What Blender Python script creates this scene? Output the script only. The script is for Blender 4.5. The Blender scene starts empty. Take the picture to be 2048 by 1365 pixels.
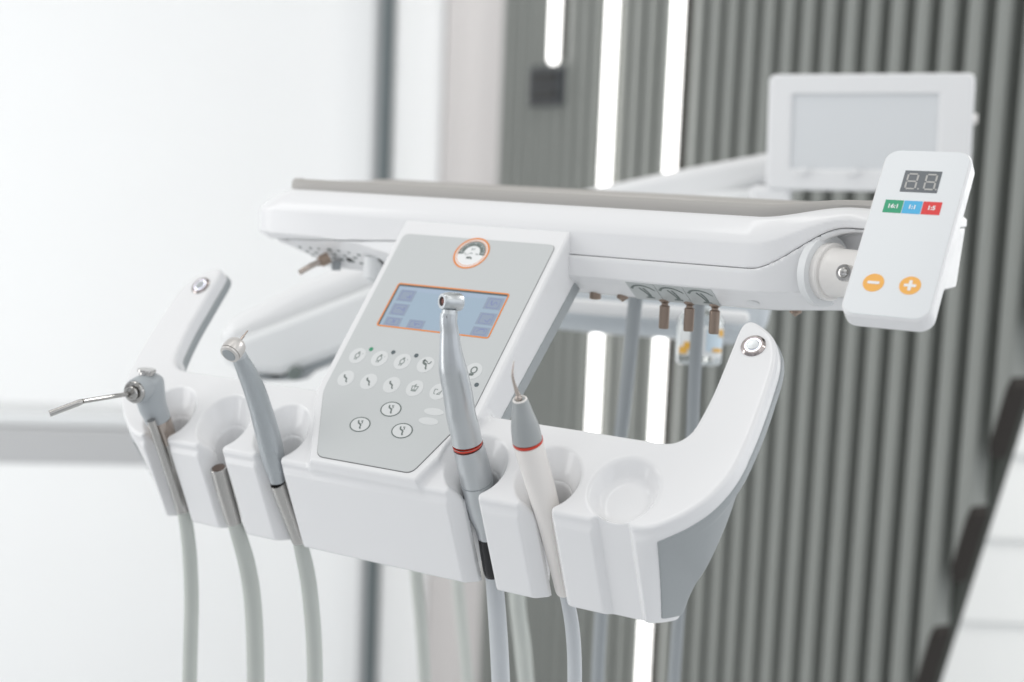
import bpy, bmesh, math, random
import numpy as np
from mathutils import Vector, Matrix
random.seed(4); rng = np.random.default_rng(4)
S = bpy.context.scene
COL = S.collection
CAMZ = 1.52
# ---------------------------------------------------------------- camera
PW, PH, FPX = 2048., 1365., 2844.
_roll, _pitch = math.radians(2.3), math.radians(7.4)
cF = np.array([0, math.cos(_pitch), -math.sin(_pitch)])
_U = np.cross([1., 0, 0], cF)
cR = math.cos(_roll) * np.array([1., 0, 0]) + math.sin(_roll) * _U
cU = -math.sin(_roll) * np.array([1., 0, 0]) + math.cos(_roll) * _U
CAM = np.array([0, 0, CAMZ])
cam = bpy.data.cameras.new('camera'); co = bpy.data.objects.new('camera', cam); COL.objects.link(co)
cam.sensor_width = 36; cam.lens = 36 * FPX / PW; cam.clip_start = .02; cam.clip_end = 60
m = Matrix.Identity(4)
for i in range(3):
    m[i][0] = cR[i]; m[i][1] = cU[i]; m[i][2] = -cF[i]; m[i][3] = CAM[i]
co.matrix_world = m; S.camera = co
cam.dof.use_dof = True; cam.dof.focus_distance = .872; cam.dof.aperture_fstop = 4.3
cam.dof.aperture_blades = 0
# ---------------------------------------------------------------- world and light
W = bpy.data.worlds.new('World'); S.world = W; W.use_nodes = True
wn = W.node_tree; wn.nodes.clear()
tc = wn.nodes.new('ShaderNodeTexCoord'); sx = wn.nodes.new('ShaderNodeSeparateXYZ')
mr = wn.nodes.new('ShaderNodeMapRange'); mr.inputs[1].default_value = -1; mr.inputs[2].default_value = 1
cr = wn.nodes.new('ShaderNodeValToRGB'); bg = wn.nodes.new('ShaderNodeBackground'); wo = wn.nodes.new('ShaderNodeOutputWorld')
wn.links.new(tc.outputs['Generated'], sx.inputs[0]); wn.links.new(sx.outputs[2], mr.inputs[0])
wn.links.new(mr.outputs[0], cr.inputs[0]); wn.links.new(cr.outputs[0], bg.inputs[0]); wn.links.new(bg.outputs[0], wo.inputs[0])
el = cr.color_ramp.elements
el[0].position = 0; el[0].color = (.86, .89, .96, 1)
el[1].position = 1; el[1].color = (.85, .845, .83, 1)
for p_, c_ in ((.42, (.86, .89, .96, 1)), (.56, (.91, .93, .97, 1)), (.75, (.88, .90, .91, 1))):
    e_ = el.new(p_); e_.color = c_
bg.inputs[1].default_value = .84
wns = wn.nodes.new('ShaderNodeTexNoise'); wns.inputs['Scale'].default_value = 1.7; wns.inputs['Detail'].default_value = 1.5  # blotches added to the surroundings so chrome shows dark and bright reflections
wn.links.new(tc.outputs['Generated'], wns.inputs['Vector'])
wm = wn.nodes.new('ShaderNodeMapRange'); wm.inputs[1].default_value = .36; wm.inputs[2].default_value = .62; wm.inputs[3].default_value = .42; wm.inputs[4].default_value = 1.32
wn.links.new(wns.outputs['Fac'], wm.inputs[0])
wx = wn.nodes.new('ShaderNodeMix'); wx.data_type = 'RGBA'; wx.blend_type = 'MULTIPLY'; wx.inputs[0].default_value = 1
wn.links.new(cr.outputs[0], wx.inputs[6]); wn.links.new(wm.outputs[0], wx.inputs[7]); wn.links.new(wx.outputs[2], bg.inputs[0])
S.view_settings.view_transform = 'Standard'; S.view_settings.look = 'None'
S.view_settings.gamma = 1; S.view_settings.exposure = 0.31
S.cycles.max_bounces = 8; S.cycles.use_denoising = True
def area(name, loc, tgt, sx_, sy_, power, col=(1, 1, 1)):
    l = bpy.data.lights.new(name, 'AREA'); l.shape = 'RECTANGLE'; l.size = sx_; l.size_y = sy_
    l.energy = power; l.color = col
    o = bpy.data.objects.new(name, l); COL.objects.link(o); o.location = loc
    o.rotation_euler = (Vector(tgt) - Vector(loc)).to_track_quat('-Z', 'Y').to_euler(); return o
area('ceiling_or_fill_light', (-.5, .7, 3.3), (-.15, .95, 1.4), .28, 1.8, 4, (1, .985, .96))
area('ceiling_or_fill_light', (1.0, 0.1, 3.2), (0, .95, 1.4), .2, 1.5, 3.5, (1, .99, .97))
area('left_wall_fill', (-2.2, 1.0, 1.5), (-.9, 3.4, 1.0), 1.6, 2.4, 26, (1, .99, .975))  # unseen fill lamp added to brighten the white wall at left
area('ceiling_or_fill_light', (2.0, 1.9, 2.9), (1.7, 2.9, .9), .6, 1.2, 42, (1, .99, .97))  # extra unseen fill, added only to brighten the lapped wall
# ---------------------------------------------------------------- frames
_yaw = math.radians(-31); T = math.radians(48)
ax = np.array([math.cos(_yaw), math.sin(_yaw), 0]); ay = np.array([-math.sin(_yaw), math.cos(_yaw), 0]); az = np.array([0, 0, 1.])
V = math.cos(T) * ay + math.sin(T) * az; N = np.cross(ax, V)
def ray(px, py): return cF + cR * ((px - PW / 2) / FPX) - cU * ((py - PH / 2) / FPX)
A = ray(900, 620) * .95 - .006 * ax + CAM
MM = .001
def Wuvw(p):
    p = np.asarray(p, float) * MM; return A + p[..., 0:1] * ax + p[..., 1:2] * V + p[..., 2:3] * N
def Wuyz(p):
    p = np.asarray(p, float) * MM; return A + p[..., 0:1] * ax + p[..., 1:2] * ay + p[..., 2:3] * az
def at(px, py, d):            # a point of the place seen at this pixel, d metres away
    return CAM + ray(px, py) * d
def onplane(px, py, P0, n):
    r = ray(px, py); return CAM + r * (np.dot(P0 - CAM, n) / np.dot(r, n))
def onU(px, py, u):
    return onplane(px, py, A + u * MM * ax, ax)
def dyz(y, z): return y * ay + z * az
# ---------------------------------------------------------------- materials
def mat(name, col, rough=.4, metal=0., noise=0., nscale=30., bump=0., bscale=400., coat=0., emit=None, es=0., spec=.5, trans=0., ior=1.45, rvar=0.):
    M = bpy.data.materials.new(name); M.use_nodes = True; nt = M.node_tree; b = nt.nodes['Principled BSDF']
    b.inputs['Base Color'].default_value = (*col, 1); b.inputs['Roughness'].default_value = rough
    b.inputs['Metallic'].default_value = metal; b.inputs['Coat Weight'].default_value = coat
    b.inputs['Coat Roughness'].default_value = .05
    b.inputs['Specular IOR Level'].default_value = spec; b.inputs['Transmission Weight'].default_value = trans; b.inputs['IOR'].default_value = ior
    if emit: b.inputs['Emission Color'].default_value = (*emit, 1); b.inputs['Emission Strength'].default_value = es
    t = None
    if noise or bump or rvar: t = nt.nodes.new('ShaderNodeTexCoord')
    if noise or rvar:
        n = nt.nodes.new('ShaderNodeTexNoise'); n.inputs['Scale'].default_value = nscale; n.inputs['Detail'].default_value = 5
        nt.links.new(t.outputs['Object'], n.inputs['Vector'])
        if noise:
            mx = nt.nodes.new('ShaderNodeMix'); mx.data_type = 'RGBA'
            mx.inputs[6].default_value = (*[c * (1 - noise) for c in col], 1); mx.inputs[7].default_value = (*[min(1, c * (1 + noise)) for c in col], 1)
            nt.links.new(n.outputs['Fac'], mx.inputs[0]); nt.links.new(mx.outputs[2], b.inputs['Base Color'])
        if rvar:
            r = nt.nodes.new('ShaderNodeMapRange'); r.inputs[3].default_value = max(.02, rough - rvar); r.inputs[4].default_value = rough + rvar
            nt.links.new(n.outputs['Fac'], r.inputs[0]); nt.links.new(r.outputs[0], b.inputs['Roughness'])
    if bump:
        n = nt.nodes.new('ShaderNodeTexNoise'); n.inputs['Scale'].default_value = bscale; n.inputs['Detail'].default_value = 3
        nt.links.new(t.outputs['Object'], n.inputs['Vector'])
        bp = nt.nodes.new('ShaderNodeBump'); bp.inputs['Strength'].default_value = bump; bp.inputs['Distance'].default_value = .0004
        nt.links.new(n.outputs['Fac'], bp.inputs['Height']); nt.links.new(bp.outputs[0], b.inputs['Normal'])
    return M
PL = mat('white_plastic', (.83, .832, .838), .14, noise=.012, nscale=14, bump=.04, bscale=90, rvar=.05)
PLC = mat('cream_plastic', (.82, .80, .775), .28, noise=.02)
GRYP = mat('satin_grey_plastic', (.36, .385, .395), .42, bump=.25, bscale=1600, noise=.03, nscale=600)
PLATE = mat('panel_foil', (.585, .605, .605), .33, bump=.06, bscale=1500)
MAT_ = mat('silicone_mat', (.42, .405, .385), .5, bump=.1, bscale=900)
MATE = mat('silicone_mat_rim', (.30, .28, .26), .5)
SIL = mat('satin_silver', (.56, .585, .60), .33, .86, bump=.03, bscale=2600)
SILT = mat('textured_silver', (.47, .50, .52), .32, .8)
CHR = mat('chrome', (.50, .49, .475), .08, 1.)
STEEL = mat('warm_steel', (.50, .44, .40), .2, 1., rvar=.06, nscale=200)
BRASS = mat('nickel_knob', (.30, .235, .19), .33, .75)
BLK = mat('black_rubber', (.02, .02, .022), .25)
DARK = mat('dark_gap', (.03, .03, .03), .6)
RED = mat('red_ring', (.62, .05, .025), .3)
HOSE = mat('grey_green_hose', (.50, .525, .495), .45, noise=.04, nscale=40, bump=.1, bscale=300)
HOSEB = mat('light_grey_hose', (.54, .565, .585), .42, noise=.04, nscale=40, bump=.1, bscale=300)
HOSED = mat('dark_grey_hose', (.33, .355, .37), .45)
CRM = mat('cream_handpiece', (.83, .80, .77), .38)
GRYC = mat('grey_cap', (.36, .38, .385), .3)
CHRR = mat('mottled_reflection_chrome', (.42, .38, .37), .12, 1., noise=.85, nscale=420)  # noise puts dark and bright reflections into the ring's colour
GRYL = mat('light_grey_cap', (.42, .45, .47), .32)
ORG = mat('orange_ink', (.80, .27, .07), .45)
INK = mat('grey_ink', (.17, .20, .19), .5)
INKL = mat('light_grey_ink', (.30, .34, .325), .5)
BTN = mat('membrane_button', (.70, .715, .715), .38)
DOTG = mat('green_led', (.05, .30, .16), .3)
DOTD = mat('grey_led', (.10, .13, .14), .3)
LCD = mat('lcd', (.28, .36, .44), .15, emit=(.42, .52, .62), es=.16)
LCDB = mat('lcd_bar', (.28, .35, .44), .15, emit=(.42, .50, .62), es=.2)
LCDI = mat('lcd_icon', (.22, .265, .34), .15, emit=(.34, .39, .48), es=.2)
LCDK = mat('lcd_line', (.17, .20, .33), .2, emit=(.26, .30, .50), es=.24)
GLOW = mat('button_glow', (.8, .8, .9), .3, emit=(.88, .88, 1.), es=1.2)
LED = mat('led_tube', (1, 1, 1), .4, emit=(1, .985, .96), es=2.8)
SLAT = mat('olive_slat', (.25, .262, .245), .45, noise=.05, nscale=8)
SLATB = mat('slat_backing', (.04, .045, .038), .6)
SLATE_ = mat('slat_cut_edge', (.022, .018, .015), .8)
WALL = mat('white_wall', (.90, .91, .91), .7, noise=.01, nscale=3)
WALL2 = mat('white_glossy_wall', (.90, .91, .90), .5)
TAUPE = mat('taupe_column', (.63, .605, .595), .6)
FRM = mat('dark_frame', (.20, .235, .245), .4)
RAIL = mat('grey_ledge', (.50, .505, .51), .45)
FLOOR = mat('floor', (.62, .635, .65), .25)
SOCK = mat('black_socket', (.035, .04, .045), .4)
FILM = mat('film_screen', (.68, .70, .715), .35)
ARMW = mat('arm_white', (.78, .785, .79), .3)
ARMG = mat('arm_grey', (.76, .775, .78), .35)
ARMB = mat('pale_blue_housing', (.56, .60, .63), .3)
CLEAR = mat('clear_bottle', (.92, .95, .95), .06, trans=.93, ior=1.25)
LBLW = mat('label_paper', (.78, .80, .80), .5)
LBLB = mat('label_blue', (.56, .67, .75), .5)
LBLY = mat('label_amber', (.75, .42, .06), .5)
GRN = mat('ratio_green', (.02, .34, .17), .35)
BLU = mat('ratio_blue', (.07, .44, .74), .35)
REDB = mat('ratio_red', (.72, .035, .035), .35)
ORB = mat('orange_button', (.90, .46, .10), .4)
WHT = mat('white_ink', (.85, .86, .86), .4)
DISP = mat('display_window', (.10, .115, .13), .25)
SEG = mat('display_segment', (.50, .49, .47), .4)
FACE = mat('remote_face', (.72, .745, .76), .2)
STK = mat('sticker', (.50, .525, .52), .3)
SEAL = mat('panel_seam', (.20, .20, .20), .5)
# ---------------------------------------------------------------- object helpers
def mesh_obj(name, verts, faces, material, parent=None, smooth=True, normals=None):
    verts = np.asarray(verts, float); c = verts.mean(0) if len(verts) else np.zeros(3)
    me = bpy.data.meshes.new(name); vv = verts - c
    if isinstance(faces, np.ndarray) and faces.ndim == 2:
        k = faces.shape[1]; n = len(faces)
        me.vertices.add(len(vv)); me.vertices.foreach_set('co', vv.astype(np.float32).ravel())
        me.loops.add(n * k); me.loops.foreach_set('vertex_index', faces.astype(np.int32).ravel())
        me.polygons.add(n); me.polygons.foreach_set('loop_start', np.arange(0, n * k, k, dtype=np.int32))
        me.update(calc_edges=True); me.validate()
    else:
        me.from_pydata([tuple(v) for v in vv], [], [tuple(f) for f in faces]); me.update()
    if smooth: me.polygons.foreach_set('use_smooth', [True] * len(me.polygons))
    me.materials.append(material)
    if normals is not None:
        try: me.normals_split_custom_set_from_vertices([tuple(n) for n in normals])
        except Exception as e: print('normals', e)
    o = bpy.data.objects.new(name, me); COL.objects.link(o)
    if parent is not None:
        o.parent = parent; pw = wloc(parent); o.location = Vector(c) - pw
    else: o.location = Vector(c)
    return o
def wloc(o):
    l = Vector((0, 0, 0))
    while o is not None: l = l + o.location; o = o.parent
    return l
def empty(name, loc, label, cat, group=None):
    o = bpy.data.objects.new(name, None); COL.objects.link(o); o.location = Vector(loc); o.empty_display_size = .02
    tag(o, label, cat, group); return o
def tag(o, label=None, cat=None, group=None, kind=None):
    if label: o['label'] = label
    if cat: o['category'] = cat
    if group: o['group'] = group
    if kind: o['kind'] = kind
    return o
def struct(o): o['kind'] = 'structure'; return o
class MB:
    def __init__(s): s.v = []; s.f = []; s.n = 0
    def add(s, v, f):
        v = np.asarray(v, float); s.v.append(v); s.f += [tuple(int(i) + s.n for i in q) for q in f]; s.n += len(v); return s
    def build(s, name, material, parent=None, smooth=True, bevel=0, sharp=35):
        o = mesh_obj(name, np.concatenate(s.v), s.f, material, parent, smooth)
        if smooth: autosmooth(o, sharp)
        if bevel:
            b = o.modifiers.new('bevel', 'BEVEL'); b.width = bevel; b.segments = 3; b.limit_method = 'ANGLE'; b.angle_limit = math.radians(30)
            b.harden_normals = False
        return o
def autosmooth(o, deg=35):
    me = o.data; bm = bmesh.new(); bm.from_mesh(me)
    bmesh.ops.recalc_face_normals(bm, faces=bm.faces)
    for e in bm.edges:
        if len(e.link_faces) == 2 and e.calc_face_angle(0) > math.radians(deg): e.smooth = False
    bm.to_mesh(me); bm.free()
def frame(t):
    t = np.asarray(t, float); t = t / np.linalg.norm(t)
    a = np.array([0, 0, 1.]) if abs(t[2]) < .9 else np.array([1., 0, 0])
    x = np.cross(a, t); x /= np.linalg.norm(x); return x, np.cross(t, x), t
def spline(P, n):
    P = np.asarray(P, float); k = len(P)
    if k < 3: return np.array([P[0] + (P[-1] - P[0]) * t for t in np.linspace(0, 1, n)])
    Q = np.vstack([2 * P[0] - P[1], P, 2 * P[-1] - P[-2]]); out = []
    for t in np.linspace(0, k - 1, n):
        i = min(int(t), k - 2); f = t - i; a, b, c, d = Q[i:i + 4]
        out.append(.5 * ((2 * b) + (-a + c) * f + (2 * a - 5 * b + 4 * c - d) * f * f + (-a + 3 * b - 3 * c + d) * f ** 3))
    return np.array(out)
def tube(pts, rad, seg=32, caps=True, sq=None):
    """sweep: centre points (world metres) with a radius (metres) at each"""
    pts = np.asarray(pts, float); rad = np.asarray(rad, float) * np.ones(len(pts)); n = len(pts)
    tg = np.gradient(pts, axis=0) if n > 2 else np.array([pts[1] - pts[0]] * 2)
    for i in range(n):
        L = np.linalg.norm(tg[i]); tg[i] = tg[i] / L if L > 1e-12 else tg[i - 1]
    x, y, _ = frame(tg[0]); V_ = []; a = np.arange(seg) * 2 * np.pi / seg
    for i in range(n):
        x = x - tg[i] * np.dot(x, tg[i]); x /= np.linalg.norm(x); y = np.cross(tg[i], x)
        r = rad[i]
        V_.append(pts[i] + r * (np.cos(a)[:, None] * x + np.sin(a)[:, None] * y))
    V_ = np.concatenate(V_); F_ = []
    for i in range(n - 1):
        for j in range(seg):
            k = (j + 1) % seg; F_.append((i * seg + j, i * seg + k, (i + 1) * seg + k, (i + 1) * seg + j))
    if caps: F_.append(tuple(range(seg))[::-1]); F_.append(tuple(range((n - 1) * seg, n * seg)))
    return V_, F_
def lathe(p0, d, prof, seg=40):
    """prof: (distance along d, radius) in mm, straight axis; repeated radii give crisp steps"""
    d = np.asarray(d, float); p0 = np.asarray(p0, float)
    x, y, t = frame(d); a = np.arange(seg) * 2 * np.pi / seg; V_ = []; F_ = []
    for (h, r) in prof:
        V_.append(np.asarray(p0) + t * h * MM + max(r, .01) * MM * (np.cos(a)[:, None] * x + np.sin(a)[:, None] * y))
    n = len(prof)
    for i in range(n - 1):
        for j in range(seg):
            k = (j + 1) % seg; F_.append((i * seg + j, i * seg + k, (i + 1) * seg + k, (i + 1) * seg + j))
    F_.append(tuple(range(seg))[::-1]); F_.append(tuple(range((n - 1) * seg, n * seg)))
    return np.concatenate(V_), F_
def prism(poly3, n, depth):
    """closed polygon of world points pushed back by depth along -n"""
    P = np.asarray(poly3, float); n = np.asarray(n, float); k = len(P); V_ = np.vstack([P, P - n * depth])
    F_ = [tuple(range(k)), tuple(range(2 * k - 1, k - 1, -1))] + [(i, i + k, (i + 1) % k + k, (i + 1) % k) for i in range(k)]
    return V_, F_
def box(c, hx, hy, hz, X=(1, 0, 0), Y=(0, 1, 0), Z=(0, 0, 1)):
    c, X, Y, Z = (np.asarray(q, float) for q in (c, X, Y, Z))
    V_ = [c + sx_ * hx * X + sy_ * hy * Y + sz_ * hz * Z for sz_ in (-1, 1) for sy_ in (-1, 1) for sx_ in (-1, 1)]
    return V_, [(0, 2, 3, 1), (4, 5, 7, 6), (0, 1, 5, 4), (2, 6, 7, 3), (0, 4, 6, 2), (1, 3, 7, 5)]
def rrect(x0, y0, x1, y1, r, n=6):
    o = []
    for cx, cy, a0 in ((x1 - r, y1 - r, 0), (x0 + r, y1 - r, 90), (x0 + r, y0 + r, 180), (x1 - r, y0 + r, 270)):
        for i in range(n + 1):
            a = math.radians(a0 + 90 * i / n); o.append((cx + r * math.cos(a), cy + r * math.sin(a)))
    return o
def roundpoly(P, r, n=5):
    P = [np.array(p, float) for p in P]; o = []
    for i, p in enumerate(P):
        a = P[i - 1] - p; b = P[(i + 1) % len(P)] - p; a /= np.linalg.norm(a); b /= np.linalg.norm(b)
        s, e = p + a * r, p + b * r
        for k in range(n + 1):
            t = k / n; o.append(tuple((1 - t) ** 2 * s + 2 * t * (1 - t) * p + t * t * e))
    return o
# flat inlay on a frame: pts 2-D (mm) on origin O with axes X,Y and normal Z, thickness th, lifted to w
class Plane:
    def __init__(s, O, X, Y): s.O, s.X, s.Y = np.asarray(O), np.asarray(X), np.asarray(Y); s.Z = np.cross(s.X, s.Y)
    def p(s, a, b, w=0): return s.O + (a * s.X + b * s.Y + w * s.Z) * MM
    def inlay(s, mb, pts, w, th=.25):
        P = [s.p(a, b, w) for a, b in pts]; mb.add(*prism(P, s.Z, th * MM)); return mb
    def ring(s, mb, outer, inner, w, th=.25):
        k = len(outer); V_ = [s.p(a, b, w) for a, b in outer] + [s.p(a, b, w) for a, b in inner] + [s.p(a, b, w - th) for a, b in outer] + [s.p(a, b, w - th) for a, b in inner]
        F_ = []
        for i in range(k):
            j = (i + 1) % k
            F_ += [(i, j, k + j, k + i), (2 * k + i, 3 * k + i, 3 * k + j, 2 * k + j), (i, 2 * k + i, 2 * k + j, j), (k + i, k + j, 3 * k + j, 3 * k + i)]
        mb.add(V_, F_); return mb
    def stroke(s, mb, pts, wid, w, th=.2):
        P = np.asarray(pts, float); t = np.gradient(P, axis=0); t /= np.maximum(np.linalg.norm(t, axis=1), 1e-9)[:, None]
        n = np.stack([-t[:, 1], t[:, 0]], 1); wid = np.asarray(wid, float) * np.ones(len(P))
        L = P + n * wid[:, None] / 2; R = P - n * wid[:, None] / 2; k = len(P)
        V_ = [s.p(*q, w) for q in L] + [s.p(*q, w) for q in R] + [s.p(*q, w - th) for q in L] + [s.p(*q, w - th) for q in R]
        F_ = []
        for i in range(k - 1):
            F_ += [(k + i, k + i + 1, i + 1, i), (i, i + 1, 2 * k + i + 1, 2 * k + i), (k + i, 3 * k + i, 3 * k + i + 1, k + i + 1)]
        mb.add(V_, F_); return mb
def ell(cx, cy, rx, ry, n=36, a0=0, a1=360): 
    full = abs(a1 - a0) >= 360
    return [(cx + rx * math.cos(a), cy + ry * math.sin(a)) for a in np.radians(np.linspace(a0, a1, n + (0 if full else 1), endpoint=not full))]
def text(s, P, x, y, size, w, material, parent, name='lettering', bold=.0):
    c = bpy.data.curves.new(name, 'FONT'); c.body = s; c.size = size * MM; c.align_x = 'CENTER'; c.align_y = 'CENTER'; c.extrude = .00008; c.offset = bold * MM
    o = bpy.data.objects.new(name, c); COL.objects.link(o)
    dg = bpy.context.evaluated_depsgraph_get(); me = bpy.data.meshes.new_from_object(o.evaluated_get(dg)); bpy.data.objects.remove(o)
    vs = np.array([v.co[:] for v in me.vertices]); fs = [tuple(p.vertices) for p in me.polygons]
    Wv = P.p(x, y, w) + vs[:, 0:1] * P.X + vs[:, 1:2] * P.Y + vs[:, 2:3] * P.Z
    return mesh_obj(name, Wv, fs, material, parent, False)
# ---------------------------------------------------------------- signed distance modelling
def smax(a, b, k):
    h = np.clip(.5 + .5 * (a - b) / k, 0, 1); return b + (a - b) * h + k * h * (1 - h)
def sstep(x, a, b): t = np.clip((x - a) / (b - a), 0, 1); return t * t * (3 - 2 * t)
def smin(a, b, k): return -smax(-a, -b, k)
def surfnets(fn, lo, hi, h):
    n = [int(math.ceil((hi[i] - lo[i]) / h)) + 1 for i in range(3)]
    X = [lo[i] + h * np.arange(n[i]) for i in range(3)]
    f = np.empty(n, np.float32)
    yy, zz = np.meshgrid(X[1], X[2], indexing='ij')
    for i in range(0, n[0], 24):
        xs = X[0][i:i + 24]
        f[i:i + 24] = fn(xs[:, None, None] + 0 * yy, yy[None] + 0 * xs[:, None, None], zz[None] + 0 * xs[:, None, None])
    ins = f < 0
    c = [ins[a:n[0] - 1 + a, b:n[1] - 1 + b, d:n[2] - 1 + d] for a in (0, 1) for b in (0, 1) for d in (0, 1)]
    s = sum(q.astype(np.int8) for q in c); act = (s > 0) & (s < 8)
    I = np.argwhere(act); idx = -np.ones(act.shape, np.int32); idx[act] = np.arange(len(I))
    acc = np.zeros((len(I), 3)); cnt = np.zeros(len(I))
    cor = [(a, b, d) for a in (0, 1) for b in (0, 1) for d in (0, 1)]
    fv = {q: f[I[:, 0] + q[0], I[:, 1] + q[1], I[:, 2] + q[2]] for q in cor}
    for q in cor:
        for a in range(3):
            if q[a] == 0:
                r = list(q); r[a] = 1; r = tuple(r); f0, f1 = fv[q], fv[r]; mk = (f0 < 0) != (f1 < 0)
                t = np.where(mk, f0 / np.where(mk, f0 - f1, 1), 0); p = np.tile(np.array(q, float), (len(I), 1)); p[:, a] = t
                acc[mk] += p[mk]; cnt[mk] += 1
    P = np.array(lo) + h * (I + acc / cnt[:, None])
    quads = []
    for a in range(3):
        b, d = (a + 1) % 3, (a + 2) % 3
        sl0 = [slice(1, -1)] * 3; sl0[a] = slice(0, -1); sl1 = list(sl0); sl1[a] = slice(1, None)
        s0, s1 = ins[tuple(sl0)], ins[tuple(sl1)]; E = np.argwhere(s0 != s1)
        base = E.copy(); base[:, b] += 1; base[:, d] += 1
        def cell(db, dd):
            q = base.copy(); q[:, b] += db; q[:, d] += dd; return idx[q[:, 0], q[:, 1], q[:, 2]]
        Q = np.stack([cell(-1, -1), cell(0, -1), cell(0, 0), cell(-1, 0)], 1)
        flip = ~s0[E[:, 0], E[:, 1], E[:, 2]]; Q[flip] = Q[flip][:, ::-1]; quads.append(Q)
    Q = np.concatenate(quads); Q = Q[(Q >= 0).all(1)]
    e = .35
    def grad(P): 
        g = np.stack([fn(P[:, 0] + e * (i == 0), P[:, 1] + e * (i == 1), P[:, 2] + e * (i == 2)) - fn(P[:, 0] - e * (i == 0), P[:, 1] - e * (i == 1), P[:, 2] - e * (i == 2)) for i in range(3)], 1) / (2 * e)
        return g
    for _ in range(2):
        g = grad(P); v = fn(P[:, 0], P[:, 1], P[:, 2]); st = -(v / np.maximum((g ** 2).sum(1), .2))[:, None] * g
        L = np.linalg.norm(st, axis=1); st *= np.minimum(1, .5 * h / np.maximum(L, 1e-9))[:, None]; P = P + st
    g = grad(P); g /= np.maximum(np.linalg.norm(g, axis=1), 1e-6)[:, None]
    return P, Q, g
def sdf_obj(name, fn, lo, hi, h, conv, basis, material, parent):
    P, Q, g = surfnets(fn, lo, hi, h); nr = g @ np.array(basis)
    print(name, len(P), 'verts')
    return mesh_obj(name, conv(P), Q, material, parent, True, nr)
class Poly2:
    """distance field of a closed 2-D outline, tabulated"""
    def __init__(s, pts, lo, hi, h=1.0):
        P = np.array(pts); s.lo, s.h = np.array(lo, float), h; nx = int((hi[0] - lo[0]) / h) + 2; ny = int((hi[1] - lo[1]) / h) + 2
        X, Y = np.meshgrid(lo[0] + h * np.arange(nx), lo[1] + h * np.arange(ny), indexing='ij')
        d = np.full(X.shape, 1e9); sg = np.zeros(X.shape, bool)
        for i in range(len(P)):
            a, b = P[i - 1], P[i]; e = b - a; L = e @ e
            if L < 1e-12: continue
            t = np.clip(((X - a[0]) * e[0] + (Y - a[1]) * e[1]) / L, 0, 1)
            d = np.minimum(d, (X - a[0] - t * e[0]) ** 2 + (Y - a[1] - t * e[1]) ** 2)
            c = (a[1] > Y) != (b[1] > Y)
            with np.errstate(divide='ignore', invalid='ignore'): c &= X < (b[0] - a[0]) * (Y - a[1]) / (b[1] - a[1]) + a[0]
            sg ^= c
        s.t = np.where(sg, -1, 1) * np.sqrt(d)
    def __call__(s, x, y):
        fx = np.clip((x - s.lo[0]) / s.h, 0, s.t.shape[0] - 1.001); fy = np.clip((y - s.lo[1]) / s.h, 0, s.t.shape[1] - 1.001)
        i = fx.astype(int); j = fy.astype(int); a = fx - i; b = fy - j; t = s.t
        return (t[i, j] * (1 - a) + t[i + 1, j] * a) * (1 - b) + (t[i, j + 1] * (1 - a) + t[i + 1, j + 1] * a) * b
cT, sT = math.cos(T), math.sin(T)
DY, DZ = math.sin(math.radians(22.4)), -math.cos(math.radians(22.4))      # the way the slots run down
dDir = dyz(DY, DZ)
dV, dN = DY * cT + DZ * sT, -DY * sT + DZ * cT
# ================================================================= SETTING
def wallplane(name, pts, n, th, material, parent=None): 
    return MB().add(*prism(pts, n, th)).build(name, material, parent, False)
fl = struct(MB().add(*box((0, 1.5, -.05), 6, 6, .05)).build('floor', FLOOR, None, False))
# back wall: white, facing the camera
YB = 3.45
o = MB().add(*box((-2.2, YB + .06, 1.5), 2.6, .05, 1.5)).build('back_wall', WALL, None, False); tag(o, 'bright white wall filling the left of the picture behind the dental unit', 'wall')
# slat wall running away to the left
wD = np.array([-.448, .894, 0]); wD /= np.linalg.norm(wD); wN = np.array([-wD[1], wD[0], 0])        # normal towards the camera side
P0 = np.array([.619, 1.90, 0])
def wallpt(s, z, off=0.): return P0 + wD * s + np.array([0, 0, z]) + wN * off
def wall_s(px, py):          # where a pixel's ray meets the slat wall
    Q = onplane(px, py, P0, wN); return float(np.dot(Q - P0, wD)), float(Q[2])
sw = empty('slat_wall', wallpt(.3, 0), 'olive grey wall of vertical slats with a slanted cut lower right edge', 'slat wall')
s_end = wall_s(1034, 200)[0]; sA, zA = wall_s(2040, 800); sB, zB = wall_s(1862, 1365)
def zcut(s): return zA + (s - sA) * (zB - zA) / (sB - sA)
print('slat wall', s_end, (sA, zA), (sB, zB))
pitch = .050; slb = MB(); edg = MB()
k0 = math.ceil((sA - .5) / pitch)
for k in range(k0, int(s_end / pitch) + 1):
    s0 = k * pitch + .0; s1 = s0 + .0275; dz = .031
    z0, z1 = (max(.0, zcut(s0)), max(.0, zcut(s1))) if s0 < sB + .4 else (0, 0)
    if z0 > 2.9: continue
    ch = .004
    pr = [(s0, 0), (s0, dz - ch), (s0 + ch, dz), (s1 - ch, dz), (s1, dz - ch), (s1, 0)]
    lo_ = [wallpt(s, max(.0, zcut(s)) if s0 < sB + .4 else 0, off) for s, off in pr]; up_ = [wallpt(s, 3.0, off) for s, off in pr]
    V_ = np.array(lo_ + up_); n6 = 6
    slb.add(V_, [(i, (i + 1) % n6, n6 + (i + 1) % n6, n6 + i) for i in range(n6)])
    q = [wallpt(s, max(.0, zcut(s)) - .0 if s0 < sB + .4 else 0, off) for s, off in pr]
    q2 = [p - np.array([0, 0, .012]) - wD * .004 for p in q]
    edg.add(np.array(q + q2), [(i, (i + 1) % n6, n6 + (i + 1) % n6, n6 + i) for i in range(n6)] + [tuple(range(6, 12))])
slb.build('slats', SLAT, sw, False); edg.build('cut_edge', SLATE_, sw, False)
bs = [sA - .02, *np.linspace(sA, sB, 3), sB + .1]
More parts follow.
